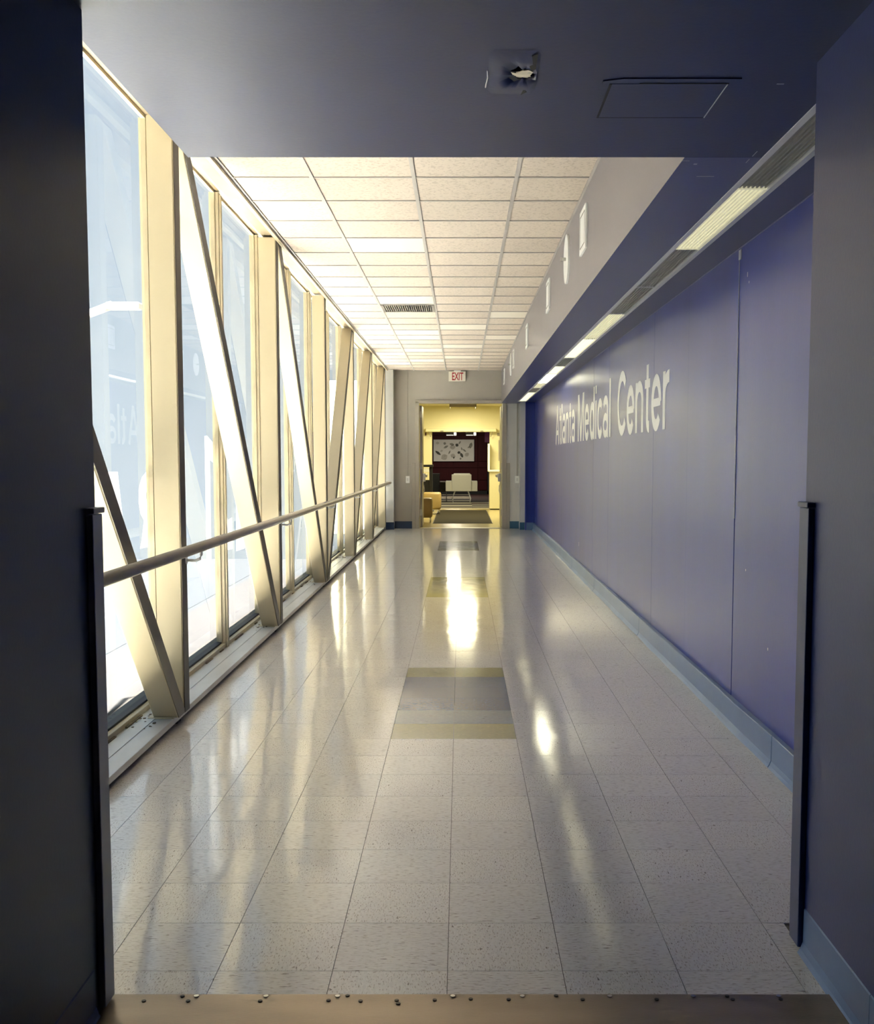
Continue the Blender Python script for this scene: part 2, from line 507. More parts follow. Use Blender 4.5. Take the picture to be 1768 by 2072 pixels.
# torn paper patch with ragged hole
tp = empty('torn_ceiling_patch', (0.14, 3.12, ZS), 'torn square patch in the navy ceiling with a ragged hole showing plaster', 'ceiling damage')
bm = bmesh.new()
N = 28
hole = []
for k in range(N):
    t = 2 * math.pi * k / N
    r = 1 + 0.28 * math.sin(3 * t + 1) + random.uniform(-0.25, 0.25)
    hole.append((0.165 + 0.034 * r * math.cos(t), 3.135 + 0.050 * r * math.sin(t)))
outer = []
for k in range(N):
    t = 2 * math.pi * k / N
    c, s = math.cos(t), math.sin(t)
    m_ = max(abs(c), abs(s))
    outer.append((0.142 + 0.070 * c / m_ + random.uniform(-.003, .003), 3.125 + 0.175 * s / m_ + random.uniform(-.004, .004)))
mid = [((a[0] * .5 + b_[0] * .5), (a[1] * .5 + b_[1] * .5)) for a, b_ in zip(hole, outer)]
mid_o = [((a[0] * .15 + b_[0] * .85), (a[1] * .15 + b_[1] * .85)) for a, b_ in zip(hole, outer)]
rings = []
for pts, z in ((outer, ZS - 0.0005), (mid_o, ZS - 0.0016), (mid, ZS - 0.0055), (hole, ZS - 0.004), (hole, ZS + 0.01)):
    rings.append([bm.verts.new((x, y, z + (random.uniform(-.003, .002) if pts is mid else 0))) for x, y in pts])
for q, s in zip(rings, rings[1:]):
    for k in range(N): bm.faces.new((q[k], q[(k + 1) % N], s[(k + 1) % N], s[k]))
mb = MB(); mb.bm.free(); mb.bm = bm
for f in bm.faces: f.smooth = True
mb.build('torn_paper', 'navy_ceiling', tp)
# curled flap of bare plaster in the hole
mb = MB()
pl = [(0.135, 3.10), (0.150, 3.115), (0.16, 3.10), (0.168, 3.08), (0.182, 3.085), (0.196, 3.105), (0.190, 3.15), (0.198, 3.18), (0.17, 3.19), (0.15, 3.17)]
mb.prism(pl, 'z', ZS + 0.002, ZS + 0.006)
for v in mb.bm.verts: v.co.z += (3.19 - v.co.y) * -0.10 + random.uniform(-.002, .002)
mb.build('plaster_flap', 'plaster', tp)
mb = MB()
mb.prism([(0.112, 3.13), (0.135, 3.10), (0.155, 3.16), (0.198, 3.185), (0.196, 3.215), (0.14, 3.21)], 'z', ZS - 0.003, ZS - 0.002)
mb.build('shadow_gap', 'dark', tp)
mb = MB()
mb.prism([(0.176, 3.23), (0.190, 3.228), (0.183, 3.26), (0.188, 3.275), (0.172, 3.30), (0.176, 3.265)], 'z', ZS - 0.004, ZS - 0.0025)
mb.build('tear', 'dark', tp)
mb = MB()
mb.prism([(0.185, 2.985), (0.2, 2.97), (0.201, 3.08), (0.192, 3.10), (0.183, 3.06), (0.190, 3.03)], 'z', ZS - 0.006, ZS - 0.004)
mb.build('tear', 'dark', tp)
mb = MB()
mb.tube([(0.072, 3.10, ZS - .003), (0.074, 3.15, ZS - .005), (0.071, 3.2, ZS - .004), (0.07, 3.24, ZS - .002)], 0.0018, 6)
mb.build('paper_edge', 'white_frame', tp)
# hatch
ah = empty('access_hatch', (0.585, 3.36, ZS), 'painted rectangular access hatch in the navy ceiling', 'hatch')
B('hatch_panel', 'navy_ceiling', 0.424, 0.746, 3.214, 3.520, ZS - 0.0012, ZS - 0.0002, ah)
B('seam', 'dark', 0.417, 0.424, 3.214, 3.520, ZS - 0.0016, ZS - 0.0004, ah)
B('seam', 'dark', 0.417, 0.750, 3.520, 3.525, ZS - 0.0016, ZS - 0.0004, ah)
B('seam', 'dark', 0.500, 0.750, 3.208, 3.214, ZS - 0.0016, ZS - 0.0004, ah)
B('worn_edge', 'guard_grey', 0.746, 0.7485, 3.214, 3.520, ZS - 0.0032, ZS - 0.0004, ah)
b = MB()
b.prism([(0.395, 3.205), (0.395, 3.185), (0.45, 3.165), (0.775, 3.165), (0.765, 3.188), (0.46, 3.192)], 'z', ZS - 0.0035, ZS)
b.build('patched_strip', 'navy_ceiling', ah)

for (sx0, sx1, sy0, sy1) in ((0.877, 0.942, 4.238, 4.245), (1.011, 1.014, 3.90, 3.965), (1.010, 1.013, 4.00, 4.05), (0.78, 0.806, 4.020, 4.025), (0.83, 0.842, 4.06, 4.075), (0.885, 0.905, 3.212, 3.218)):
    B('paint_scratch', 'guard_grey', sx0, sx1, sy0, sy1, ZS - 0.0009, ZS - 0.0003, lc)

# ---- right wall
rw = empty('wall_right', (0, 0, 0), kind='structure')
B('wall_core', 'outer', XW + 0.022, 2.2, 3.05, YE, -0.1, 3.3, rw)
ys = [3.05, 5.668]
while ys[-1] < 21.0: ys.append(min(ys[-1] + 1.22, 21.1))
for i, (a, c_) in enumerate(zip(ys, ys[1:])):
    if c_ - a < 0.03: continue
    g = 0.006 if i == 0 else 0.0006
    g0 = 0.006 if i == 1 else 0.0006
    off = 0.0 if i < 1 else random.uniform(-.0006, .0006)
    B('wall_panel', 'navy', XW + off, XW + 0.02, a + g0, c_ - g, 0, ZS, rw, 0.0012)
struct(B('trim_1', 'white_frame', XW - 0.0045, XW, 5.661, 5.664, 1.05, ZS - 0.04))
struct(B('trim_3', 'caulk', XW - 0.005, XW, 3.06, 21.05, ZS - 0.005, ZS))
struct(B('trim_4', 'white_frame', XW - 0.006, XW, 5.625, 5.668, ZS - 0.06, ZS - 0.012))
for (cy_, cz_, w_, h_) in ((5.50, 2.235, .010, .022), (5.47, 2.20, .008, .010), (5.42, 0.805, .006, .010), (5.0, 0.485, .008, .012), (13.1, 0.32, .02, .05)):
    B('paint_chip', 'white_frame', XW - 0.0011, XW, cy_, cy_ + w_, cz_, cz_ + h_, rw)
# soffit
sf = empty('ceiling', (0, 0, 0), kind='structure')
sf_face = B('soffit_face', 'mauve', 0.78, 0.80, 3.98, YE, ZS, 3.12, sf)
b = MB()
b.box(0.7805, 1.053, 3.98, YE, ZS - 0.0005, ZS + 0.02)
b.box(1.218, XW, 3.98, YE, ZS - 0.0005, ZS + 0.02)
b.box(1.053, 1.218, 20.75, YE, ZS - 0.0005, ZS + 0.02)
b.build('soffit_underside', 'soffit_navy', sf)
B('soffit_core', 'outer', 0.80, XW, 3.98, YE, ZS + 0.09, 3.12, sf)
# strip light
sl = empty('strip_light', (1.135, 12, ZS), 'long recessed strip light in the blue soffit above the right wall', 'light')
b = MB()
b.box(1.050, 1.074, 3.06, 20.76, ZS - 0.004, ZS + 0.03)
b.box(1.197, 1.221, 3.06, 20.76, ZS - 0.004, ZS + 0.03)
b.box(1.05, 1.221, 20.73, 20.76, ZS - 0.004, ZS + 0.03)
b.build('frame', 'white_frame', sl)
segs = [(3.07, 4.46, 'lens_off'), (4.46, 5.72, 'lens_dim'), (5.72, 6.98, 'lens_off'), (6.98, 8.26, 'lens_off'), (8.26, 9.98, 'lens_dim'),
        (9.98, 11.84, 'lens_mid'), (11.84, 12.9, 'lens_off'), (12.9, 14.1, 'lens_mid'), (14.1, 15.8, 'lens_on'), (15.8, 16.9, 'lens_dim'), (16.9, 18.0, 'lens_off'), (18.0, 20.73, 'lens_mid')]
for i, (a, c_, m) in enumerate(segs):
    b = MB()
    b.box(1.074, 1.197, a + 0.01, c_ - 0.01, ZS + 0.014, ZS + 0.02)
    for q in range(7):
        xx = 1.085 + q * 0.0168
        b.box(xx, xx + 0.006, a + 0.01, c_ - 0.01, ZS + 0.006, ZS + 0.014)
    b.build('lens', m, sl)
    B('divider', 'lens_dim' if i in (0, 1) else 'white_frame', 1.074, 1.197, c_ - 0.01, c_ + 0.01, ZS + 0.004, ZS + 0.02, sl)

# baseboards
def cove(name, mk, y0, y1, xf, h, flip=1, wob=0.0, parent=None):
    b = MB()
    n = max(2, int((y1 - y0) / 0.25))
    prof = [(0.0, 0.0), (-0.018, 0.0), (-0.010, 0.012), (-0.004, 0.03), (-0.003, h - 0.003), (0.0, h)]
    rows = []
    for i in range(n + 1):
        y = y0 + (y1 - y0) * i / n
        w = wob * (math.sin(y * 2.1) + math.sin(y * 5.3 + 1)) * 0.5
        rows.append([b.bm.verts.new((xf + flip * (px - (abs(w) if k in (1, 2) else abs(w) * .3 if k in (3, 4) else 0)), y, pz + (w * .5 if k >= 4 else 0))) for k, (px, pz) in enumerate(prof)])
    for q, s in zip(rows, rows[1:]):
        for k in range(len(prof) - 1): b.bm.faces.new((q[k], q[k + 1], s[k + 1], s[k]))
    b.bm.faces.new(rows[0]); b.bm.faces.new(rows[-1][::-1])
    return b.build(name, mk, parent)
bb = empty('baseboard_right', (0, 0, 0), kind='structure')
jn = [3.06, 4.80, 8.45, 11.3, 13.6, 15.9, 18.6, 21.1]
for a, c_ in zip(jn, jn[1:]):
    cove('base_strip', 'base', a + 0.005, c_ - 0.004, XW - 0.028, 0.14, 1, 0.008, bb)
B('base_backing', 'base', XW - 0.028, XW, 3.06, 21.1, 0, 0.136, bb)
bn = empty('baseboard_right', (0, 0, 0), kind='structure')
cove('base_strip', 'base', -1.0, 2.47, 0.945, 0.125, 1, 0.003, bn)
cove('base_strip', 'base', 2.473, 2.965, 0.945, 0.125, 1, 0.003, bn)
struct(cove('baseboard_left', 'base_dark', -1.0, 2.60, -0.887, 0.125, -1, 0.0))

# corner guards of the near opening
def guard(x, y0, y1, side, m, label):
    g = empty('corner_guard', (x, y1, 0), label, 'corner guard')
    b = MB()
    b.box(x, x + side * 0.017, y0, y1, 0.012, 1.222, 0, 0.003)
    b.box(x, x - side * 0.06, y1, y1 + 0.012, 0.012, 1.222, 0, 0.003)
    b.build('guard_body', m, g)
    B('end_cap', m, x - side * 0.004, x + side * 0.022, y0 - 0.004, y1 + 0.004, 1.224, 1.238, g, 0.003)
    return g
guard(0.945, 2.97, 3.05, -1, 'guard_blue', 'navy painted corner guard on the right side of the near opening')
guard(-0.887, 2.63, 2.702, 1, 'guard_grey', 'grey corner guard on the left side of the near opening')

# ---- tile ceiling
cl = empty('ceiling', (0, 0, 0), kind='structure')
B('ceiling_slab', 'outer', -1.60, 0.80, 2.70, YE + 0.2, ZC + 0.12, ZC + 0.3, cl)
cols = [(-1.365, -0.889), (-0.889, -0.280), (-0.280, 0.333), (0.333, 0.78)]
gb = MB()
for x in (-0.889, -0.280, 0.333): gb.box(x - 0.012, x + 0.012, 3.98, YE, ZC, ZC + 0.006)
gb.box(-1.372, -1.355, 3.98, YE, ZC - 0.002, ZC + 0.02)
gb.box(0.765, 0.78, 3.98, YE, ZC, ZC + 0.006)
rowsY = [6.80 + 0.61 * n for n in range(-5, 26)]
for y in rowsY:
    if 3.98 < y < YE - 0.05: gb.box(-1.365, 0.78, y - 0.009, y + 0.009, ZC + 0.0008, ZC + 0.0066)
gb.build('ceiling_grid', 'grid', cl)
new = {(1, 3), (0, 7), (0, 8), (1, 8), (1, 13), (0, 12), (2, 12), (1, 14), (3, 14), (0, 15), (2, 16), (1, 17), (3, 10), (0, 18), (1, 20), (2, 19), (0, 21), (0, 13)}
for n in range(-5, 25):
    y0, y1 = max(6.80 + 0.61 * n, 3.99), min(6.80 + 0.61 * (n + 1), YE)
    if y1 - y0 < 0.05: continue
    for c_, (x0, x1) in enumerate(cols):
        if n == 9 and c_ == 1: continue
        key = 'ctile_new' if (c_, n) in new else 'ctile'
        k = (x0, round(y1 - y0, 3), key)
        if k not in tile_me:
            o = MB().box(0, x1 - x0 - 0.006, 0, y1 - y0 - 0.006, 0, 0.014).build('ceiling_tile', key)
            tile_me[k] = o.data; bpy.data.objects.remove(o)
        t = inst('ceiling_tile', tile_me[k], (x0 + 0.003, y0 + 0.003, ZC + 0.0072), cl)
# air vent in the ceiling
av = empty('ceiling_vent', (-0.585, 12.6, ZC), 'grey louvred air vent set among the cream ceiling tiles', 'vent')
b = MB()
vy0, vy1, vx0, vx1 = 12.30, 12.89, -0.877, -0.292
b.box(vx0, vx1, vy0, vy0 + .03, ZC - .004, ZC + .03); b.box(vx0, vx1, vy1 - .03, vy1, ZC - .004, ZC + .03)
b.box(vx0, vx0 + .03, vy0, vy1, ZC - .004, ZC + .03); b.box(vx1 - .03, vx1, vy0, vy1, ZC - .004, ZC + .03)
b.box(vx0 + .03, vx1 - .03, vy0 + .03, vy1 - .03, ZC + .03, ZC + .035, 1)
b.build('frame', ['vent', 'dark'], av)
for q in range(22):
    xx = vx0 + .04 + q * 0.0235
    B('slat', 'vent', xx, xx + .009, vy0 + .03, vy1 - .03, ZC + .002, ZC + .026, av)

# ---- end wall with door
ew = empty('wall_back', (0, 0, 0), kind='structure')
B('wall_header', 'grey_wall', -1.9, 0.80, YE, YE + 0.2, 2.45, 3.15, ew)
B('wall_side_left', 'grey_wall', -1.9, -0.855, YE, YE + 0.2, 0, 2.45, ew)
B('wall_side_right', 'white_wall', 0.86, 1.24, YE, YE + 0.2, 0, 2.45, ew)
B('wall_pilaster_left', 'white_wall', -1.42, -1.275, 21.18, YE, 0, ZC, ew)
B('wall_corner_left', 'grey_wall', -1.9, -1.42, 21.25, YE, 0, 3.15, ew)
B('wall_pilaster_right', 'white_wall', 1.125, 1.225, 21.12, YE, 0, ZS, ew)
B('wall_return', 'navy', 1.225, XW + 0.02, 21.05, YE, 0, ZS, ew)
B('wall_edge', 'navy', 1.215, 1.235, 21.0, 21.13, 0, ZS, ew)
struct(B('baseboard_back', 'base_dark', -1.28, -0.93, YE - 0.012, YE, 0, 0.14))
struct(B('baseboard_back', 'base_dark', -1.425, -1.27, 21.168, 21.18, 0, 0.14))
struct(B('baseboard_back', 'base_teal', 0.94, 1.125, YE - 0.012, YE, 0, 0.14))
struct(B('baseboard_back', 'base_teal', 1.12, 1.215, 21.108, 21.12, 0, 0.14))
struct(B('baseboard_back', 'base', 1.235, XW - .02, 21.035, 21.05, 0, 0.14))
d1 = empty('door_1', (0, YE, 0), kind='structure')
b = MB()
b.box(-0.875, -0.80, YE - 0.03, YE + 0.22, 0, 2.44, 0, 0.004)
b.box(0.80, 0.88, YE - 0.03, YE + 0.22, 0, 2.44, 0, 0.004)
b.box(-0.875, 0.88, YE - 0.03, YE + 0.22, 2.40, 2.46, 0, 0.004)
b.build('door_frame', 'frame_taupe', d1)
def leaf(name, hx, sgn, label):
    d = empty(name, (hx, YE + 0.22, 0), kind='structure')
    B('leaf', 'frame_taupe' if sgn < 0 else 'yellow_wall', hx, hx + 0.045, YE + 0.22, YE + 1.05, 0.015, 2.37, d, 0.003)
    s0 = hx + 0.045 if sgn < 0 else hx
    B('push_bar', 'silver', s0, s0 - sgn * 0.085, YE + 0.34, YE + 0.98, 0.98, 1.035, d, 0.008)
    B('latch_case', 'silver', s0, s0 - sgn * 0.06, YE + 0.24, YE + 0.36, 0.90, 1.06, d, 0.01)
    MB().tube([(s0, YE + .3, .9), (s0 - sgn * .03, YE + .3, .82), (s0 - sgn * .04, YE + .3, .72), (s0, YE + .3, .62)], 0.007, 8).build('cable_loop', 'white_frame', d)
    for z in (0.3, 1.2, 2.2):
        B('hinge', 'silver', hx - 0.004, hx + 0.049, YE + 0.205, YE + 0.225, z - .06, z + .06, d)
leaf('door_2', -0.795, -1, 0)
leaf('door_3', 0.785, 1, 0)
# guards at the end doorway
for x0, x1, lb in ((-0.94, -0.876, 'tall beige corner guard on the left side of the far doorway'), (0.881, 0.945, 'tall beige corner guard on the right side of the far doorway')):
    g = B('corner_guard', 'frame_taupe', x0, x1, YE - 0.025, YE, 0.0, 1.262, None, 0.004)
    tag(g, lb, 'corner guard')
# switches with conduit
for x, lb, z1 in ((-1.02, 'white wall switch with thin conduit left of the far doorway', ZC), (1.085, 'white wall switch with thin conduit right of the far doorway', 2.42)):
    s = empty('wall_switch', (x, YE, 0.95), lb, 'switch')
    B('switch_box', 'white_plate', x - 0.038, x + 0.038, YE - 0.045, YE, 0.875, 1.015, s, 0.006)
    B('switch_paddle', 'white_frame', x - 0.012, x + 0.012, YE - 0.050, YE - 0.045, 0.915, 0.975, s, 0.002)
    B('conduit', 'grey_wall' if x < 0 else 'frame_taupe', x - 0.008, x + 0.008, YE - 0.02, YE, 1.015, z1, s, 0.003)
# exit sign
ex = empty('exit_sign', (-0.07, 21.42, 2.93), 'white EXIT sign with red letters hanging above the far doorway', 'sign')
B('sign_box', 'exit_white', -0.23, 0.094, 21.40, 21.44, 2.815, 3.0, ex, 0.006)
B('canopy', 'white_plate', -0.13, 0.0, 21.38, 21.46, 3.0, 3.019, ex, 0.003)
me = text_mesh('EXIT', 0.205, 0.0035, 0.0015)
xs = [v.co.x for v in me.vertices]; w = max(xs) - min(xs)
for v in me.vertices:
    v.co = Vector(((v.co.x - min(xs)) * 0.215 / w, -v.co.z, v.co.y))
me.materials.clear(); me.materials.append(M['exit_red'])
t = inst('sign_text', me, (-0.165, 21.3985, 2.838), ex)

# ================================================================== WINDOW WALL
YC = [2.60 + 3.045 * k for k in range(7)]
YC[6] = 20.87
# sill
ws = empty('window_sill', (-1.53, 12, 0), 'long pale painted steel sill running beneath the left windows', 'sill')
B('sill_plate', 'sill', -1.635, -1.43, 2.2, 21.2, 0.030, 0.060, ws, 0.003)
B('sill_channel', 'sill', -1.60, -1.522, 2.2, 21.2, 0.060, 0.063, ws, 0.001)
B('sill_stop', 'cream_frame', -1.650, -1.612, 2.2, 21.2, 0.060, 0.088, ws, 0.003)
b = MB()
yy = 2.8
while yy < 21:
    w = random.uniform(.05, .3)
    b.box(-1.613 + random.uniform(-.003, .0), -1.606 + random.uniform(0, .008), yy, yy + w, 0.0605, 0.066 + random.uniform(0, .004))
    yy += w + random.uniform(.05, .6)
for yc in YC[1:6]:
    for q in range(14):
        x = random.uniform(-1.60, -1.50); y = yc - random.uniform(0.1, 0.4); r = random.uniform(.004, .014)
        b.box(x, x + r, y, y + r * 1.6, 0.0605, 0.0605 + r * .5)
tag(b.build('sealant_debris', 'dirt', ws), kind='stuff')
for yc in YC[1:]:
    B('bracket', 'black_gap', -1.56, -1.45, yc - 0.035, yc + 0.035, 0.0, 0.031, ws)
b = MB()
b.box(-1.72, -1.64, 2.2, 21.2, 0.0, 0.10)
b.box(-1.64, -1.50, 2.2, 21.2, -0.003, 0.012)  # dark strip standing in for the shade beneath the raised sill
b.build('dark_rail_and_sill_shade', 'black_gap', ws)
# head beam
hb = empty('window_head_beam', (-1.5, 12, ZC), 'stepped cream beam along the top of the left windows', 'beam')
B('edge_trim', 'cream_frame', -1.40, -1.372, 2.2, 21.2, ZC - 0.022, ZC + 0.10, hb, 0.003)
B('soffit_strip', 'beam', -1.52, -1.40, 2.2, 21.2, ZC + 0.03, ZC + 0.10, hb)
B('step', 'cream_frame', -1.56, -1.515, 2.2, 21.2, ZC + 0.055, ZC + 0.09, hb, 0.003)
B('head_filler', 'beam', -1.60, -1.55, 2.2, 21.2, 3.12, 3.25, hb)
B('head_frame', 'beam', -1.668, -1.60, 2.2, 21.2, 3.128, 3.25, hb, 0.003)
B('outer_fascia', 'black_gap', -1.70, -1.61, 2.2, 21.2, 3.25, 3.45, hb)
# roof & underside of the bridge
struct(B('ceiling', 'outer', -1.70, 2.2, -4.2, YE + 0.2, 3.45, 3.6))
struct(B('floor', 'outer', -1.8, 2.2, -4.2, YE + 0.2, -0.5, -0.13))

ords = ['nearest', 'second', 'third', 'fourth', 'fifth', 'sixth']
def steel_bar(yz0, yz1, hw=0.05, xo=-1.54, xi=-1.41):
    # box bar in the plane of the truss, with flange lips
    a = Vector((0, yz0[0], yz0[1])); b_ = Vector((0, yz1[0], yz1[1]))
    d = (b_ - a).normalized(); nrm = Vector((0, -d.z, d.y)) * hw
    bm = bmesh.new()
    vs = []
    for x in (xo, xi):
        for p in (a - nrm, a + nrm, b_ + nrm, b_ - nrm):
            vs.append(bm.verts.new((x, p.y, p.z)))
    for f in ((0, 1, 2, 3), (7, 6, 5, 4), (0, 4, 5, 1), (1, 5, 6, 2), (2, 6, 7, 3), (3, 7, 4, 0)):
        bm.faces.new([vs[i] for i in f])
    bmesh.ops.bevel(bm, geom=bm.edges[:], offset=0.005, segments=2, affect='EDGES')
    m_ = MB(); m_.bm.free(); m_.bm = bm
    return m_
def clipz(p, q, z0, z1):
    return p, q
for k in range(1, 7):
    c = empty('steel_column', (-1.475, YC[k], 0), 'upright cream steel column on the window sill, %s from the camera' % ords[k - 1], 'column', 'upright steel columns')
    steel_bar((YC[k], 0.061), (YC[k], ZC + 0.012)).build('shaft', 'cream', c)
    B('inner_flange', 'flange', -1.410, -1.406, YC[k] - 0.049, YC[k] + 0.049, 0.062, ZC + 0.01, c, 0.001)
    B('base_plate', 'cream', -1.56, -1.43, YC[k] - 0.075, YC[k] + 0.075, 0.060, 0.068, c, 0.002)
for k in range(0, 6):
    y0, y1 = YC[k], YC[k + 1]
    if k < 3: p, q = (y0 + (0.16 if k else 0.20), ZC - 0.02), (y1 - 0.13, 0.10)
    else: p, q = (y0 + 0.13, 0.10), (y1 - 0.16, ZC - 0.02)
    d = 'foot farther away' if k < 3 else 'foot nearer'
    if k == 0: d = 'steel diagonal brace whose foot meets the nearest column, top hidden by the near wall'
    elif k < 3: d = 'steel diagonal brace leaning toward the camera between the %s and %s columns' % (ords[k - 1], ords[k])
    else: d = 'steel diagonal brace leaning away from the camera between the %s and %s columns' % (ords[k - 1], ords[k])
    c = empty('diagonal_brace', (-1.475, (y0 + y1) / 2, 0), 'cream ' + d, 'brace', 'diagonal steel braces')
    # ends cut level: prism in y-z plane
    hw = 0.050 / math.cos(math.atan2(q[1] - p[1], q[0] - p[0])) if False else 0.05
    dy, dz = q[0] - p[0], q[1] - p[1]
    hy = 0.052 * math.hypot(dy, dz) / abs(dz)     # half width measured along y
    zb, zt = 0.062, ZC + 0.010
    def yat(z): return p[0] + dy * (z - p[1]) / dz
    m_ = MB()
    m_.prism([(yat(zb) - hy, zb), (yat(zb) + hy, zb), (yat(zt) + hy, zt), (yat(zt) - hy, zt)], 'x', -1.535, -1.412)
    bmesh.ops.bevel(m_.bm, geom=m_.bm.edges[:], offset=0.004, segments=1, affect='EDGES')
    m_.build('bar', 'cream', c)
    hf = hy - 0.004
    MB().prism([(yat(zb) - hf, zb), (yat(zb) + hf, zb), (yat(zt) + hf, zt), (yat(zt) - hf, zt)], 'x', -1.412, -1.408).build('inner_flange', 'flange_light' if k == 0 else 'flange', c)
    B('gusset', 'cream', -1.56, -1.43, yat(zb) - hy - .02, yat(zb) + hy + .02, 0.060, 0.067, c, 0.002)

# windows: two lights per bay
def add_poly(poly, parent, name='film_letter'):
    return MB().prism(poly, 'x', -1.6795, -1.678).build(name, 'window_vinyl', parent)
letters = {
    0: [[(5.20, 1.291), (5.461, 1.289), (5.532, 1.03), (5.507, 0.736), (5.36, 0.74)],
        [(5.975, 1.287), (5.879, 1.257), (5.821, 1.207), (5.805, 1.13), (5.836, 1.064), (5.897, 1.027), (5.842, 0.921), (5.812, 0.884), (5.951, 0.881), (5.978, 1.097), (5.944, 1.138), (5.937, 1.164), (5.957, 1.182), (5.967, 1.19)]],
    1: [[(7.334, 1.501), (7.409, 1.503), (7.561, 1.463), (7.562, 1.328), (7.473, 1.346), (7.463, 0.658), (7.33, 0.666)],
        [(7.847, 1.065), (8.019, 0.909), (8.163, 0.922), (8.169, 0.692), (7.87, 0.699)],
        [(8.33, 1.143), (8.466, 0.904), (8.625, 0.817), (8.612, 0.657), (8.3, 0.663)],
        [(9.017, 1.499), (9.148, 1.501), (9.123, 1.195), (9.027, 1.28)]]}
for k in range(0, 6):
    wdw = empty('window_%d' % (k + 1), (XG, (YC[k] + YC[k + 1]) / 2, 0), kind='structure')
    # far mullion sits just beyond the truss column
    ya = YC[k] + 0.33; yb = YC[k + 1] + 0.33
    if k == 5: yb = 21.18
    ym = ya + 1.62 if k < 5 else 19.6
    for a, c_ in ((ya, ym), (ym, yb)):
        B('pane', 'glass', XG - 0.004, XG, a + 0.03, c_ - 0.03, 0.08, 3.14, wdw)
        # film mounted outside the glass with trimmed lower edge
        B('window_film', 'film', -1.6775, -1.677, a + 0.045, c_ - 0.045, 0.145, 3.132, wdw)
        # glazing beads
        b = MB()
        b.box(-1.657, -1.636, a + 0.028, a + 0.042, 0.09, 3.128)
        b.box(-1.657, -1.636, c_ - 0.042, c_ - 0.028, 0.09, 3.128)
        b.box(-1.657, -1.636, a + 0.028, c_ - 0.028, 3.112, 3.128)
        b.build('glazing_bead', 'cream_frame', wdw)
    for y in (ym, yb):
        mu = MB().box(-1.676, -1.612, y - 0.03, y + 0.03, 0.06, 3.12, 0, 0.003).build('mullion', 'cream_frame', wdw)
        B('mullion_cap', 'cream_frame', -1.612, -1.598, y - 0.02, y + 0.02, 0.06, 3.10, mu, 0.002)
    for poly in letters.get(k, []):
        add_poly(poly, wdw)
# first mullion partly behind the near wall
# handrail
hr = empty('handrail', (-1.33, 12, 0.905), 'long round beige handrail along the left window wall', 'handrail')
MB().tube([(-1.33, 2.72, 0.905), (-1.33, 8, 0.903), (-1.33, 14, 0.900), (-1.33, 21.05, 0.895), (-1.345, 21.10, 0.893), (-1.40, 21.12, 0.89)], 0.0265, 20).build('rail', 'rail', hr)
for k in range(1, 7):
    y = YC[k] + 0.04
    MB().tube([(-1.415, y, 0.835), (-1.36, y, 0.832), (-1.336, y, 0.842), (-1.33, y, 0.862), (-1.33, y, 0.884)], 0.008, 8).build('bracket', 'white_frame', hr)
    MB().disc((y, 0.835, -1.41), 'x', 0.022, 0.006, 14).build('flange', 'white_frame', hr)

# ================================================================== SOFFIT PLATES, DISCS
pos = ['nearest and largest', 'second nearest', 'third nearest', 'fourth nearest', 'farthest']
for i, (y, z) in enumerate(((7.15, 2.785), (9.99, 2.785), (13.15, 2.77), (16.42, 2.80), (19.98, 2.80))):
    e = empty('wall_plate', (0.78, y, z), 'white square access plate on the soffit face, %s of five' % pos[i], 'wall plate', 'white square plates on the soffit')
    MB().box(0.765, 0.7795, y - .165, y + .165, z - .135, z + .135, 0, 0.002).build('plate', 'white_plate', e)
    b = MB()
    for (a0, a1, b0, b1) in ((-.13, .13, -.10, -.094), (-.13, .13, .094, .10), (-.13, -.124, -.1, .1), (.124, .13, -.1, .1)):
        b.box(0.7635, 0.765, y + a0, y + a1, z + b0, z + b1)
    b.build('door_seam', 'vent', e)
for i, (y, z, r) in enumerate(((8.27, 2.802, .176), (17.4, 2.80, .172))):
    e = empty('wall_disc', (0.78, y, z), ('larger nearer' if i == 0 else 'smaller distant') + ' white round cover with small sprinkler head on the soffit face', 'sprinkler cover', 'round covers on the soffit')
    MB().disc((y, z, 0.766), 'x', r, 0.0135, 36).build('cover', 'white_plate', e)
    MB().tube([(0.767, y, z), (0.735, y, z)], 0.012, 10).build('sprinkler_head', 'silver', e)
    MB().disc((y, z, 0.728), 'x', 0.018, 0.006, 10).build('deflector', 'silver', e)

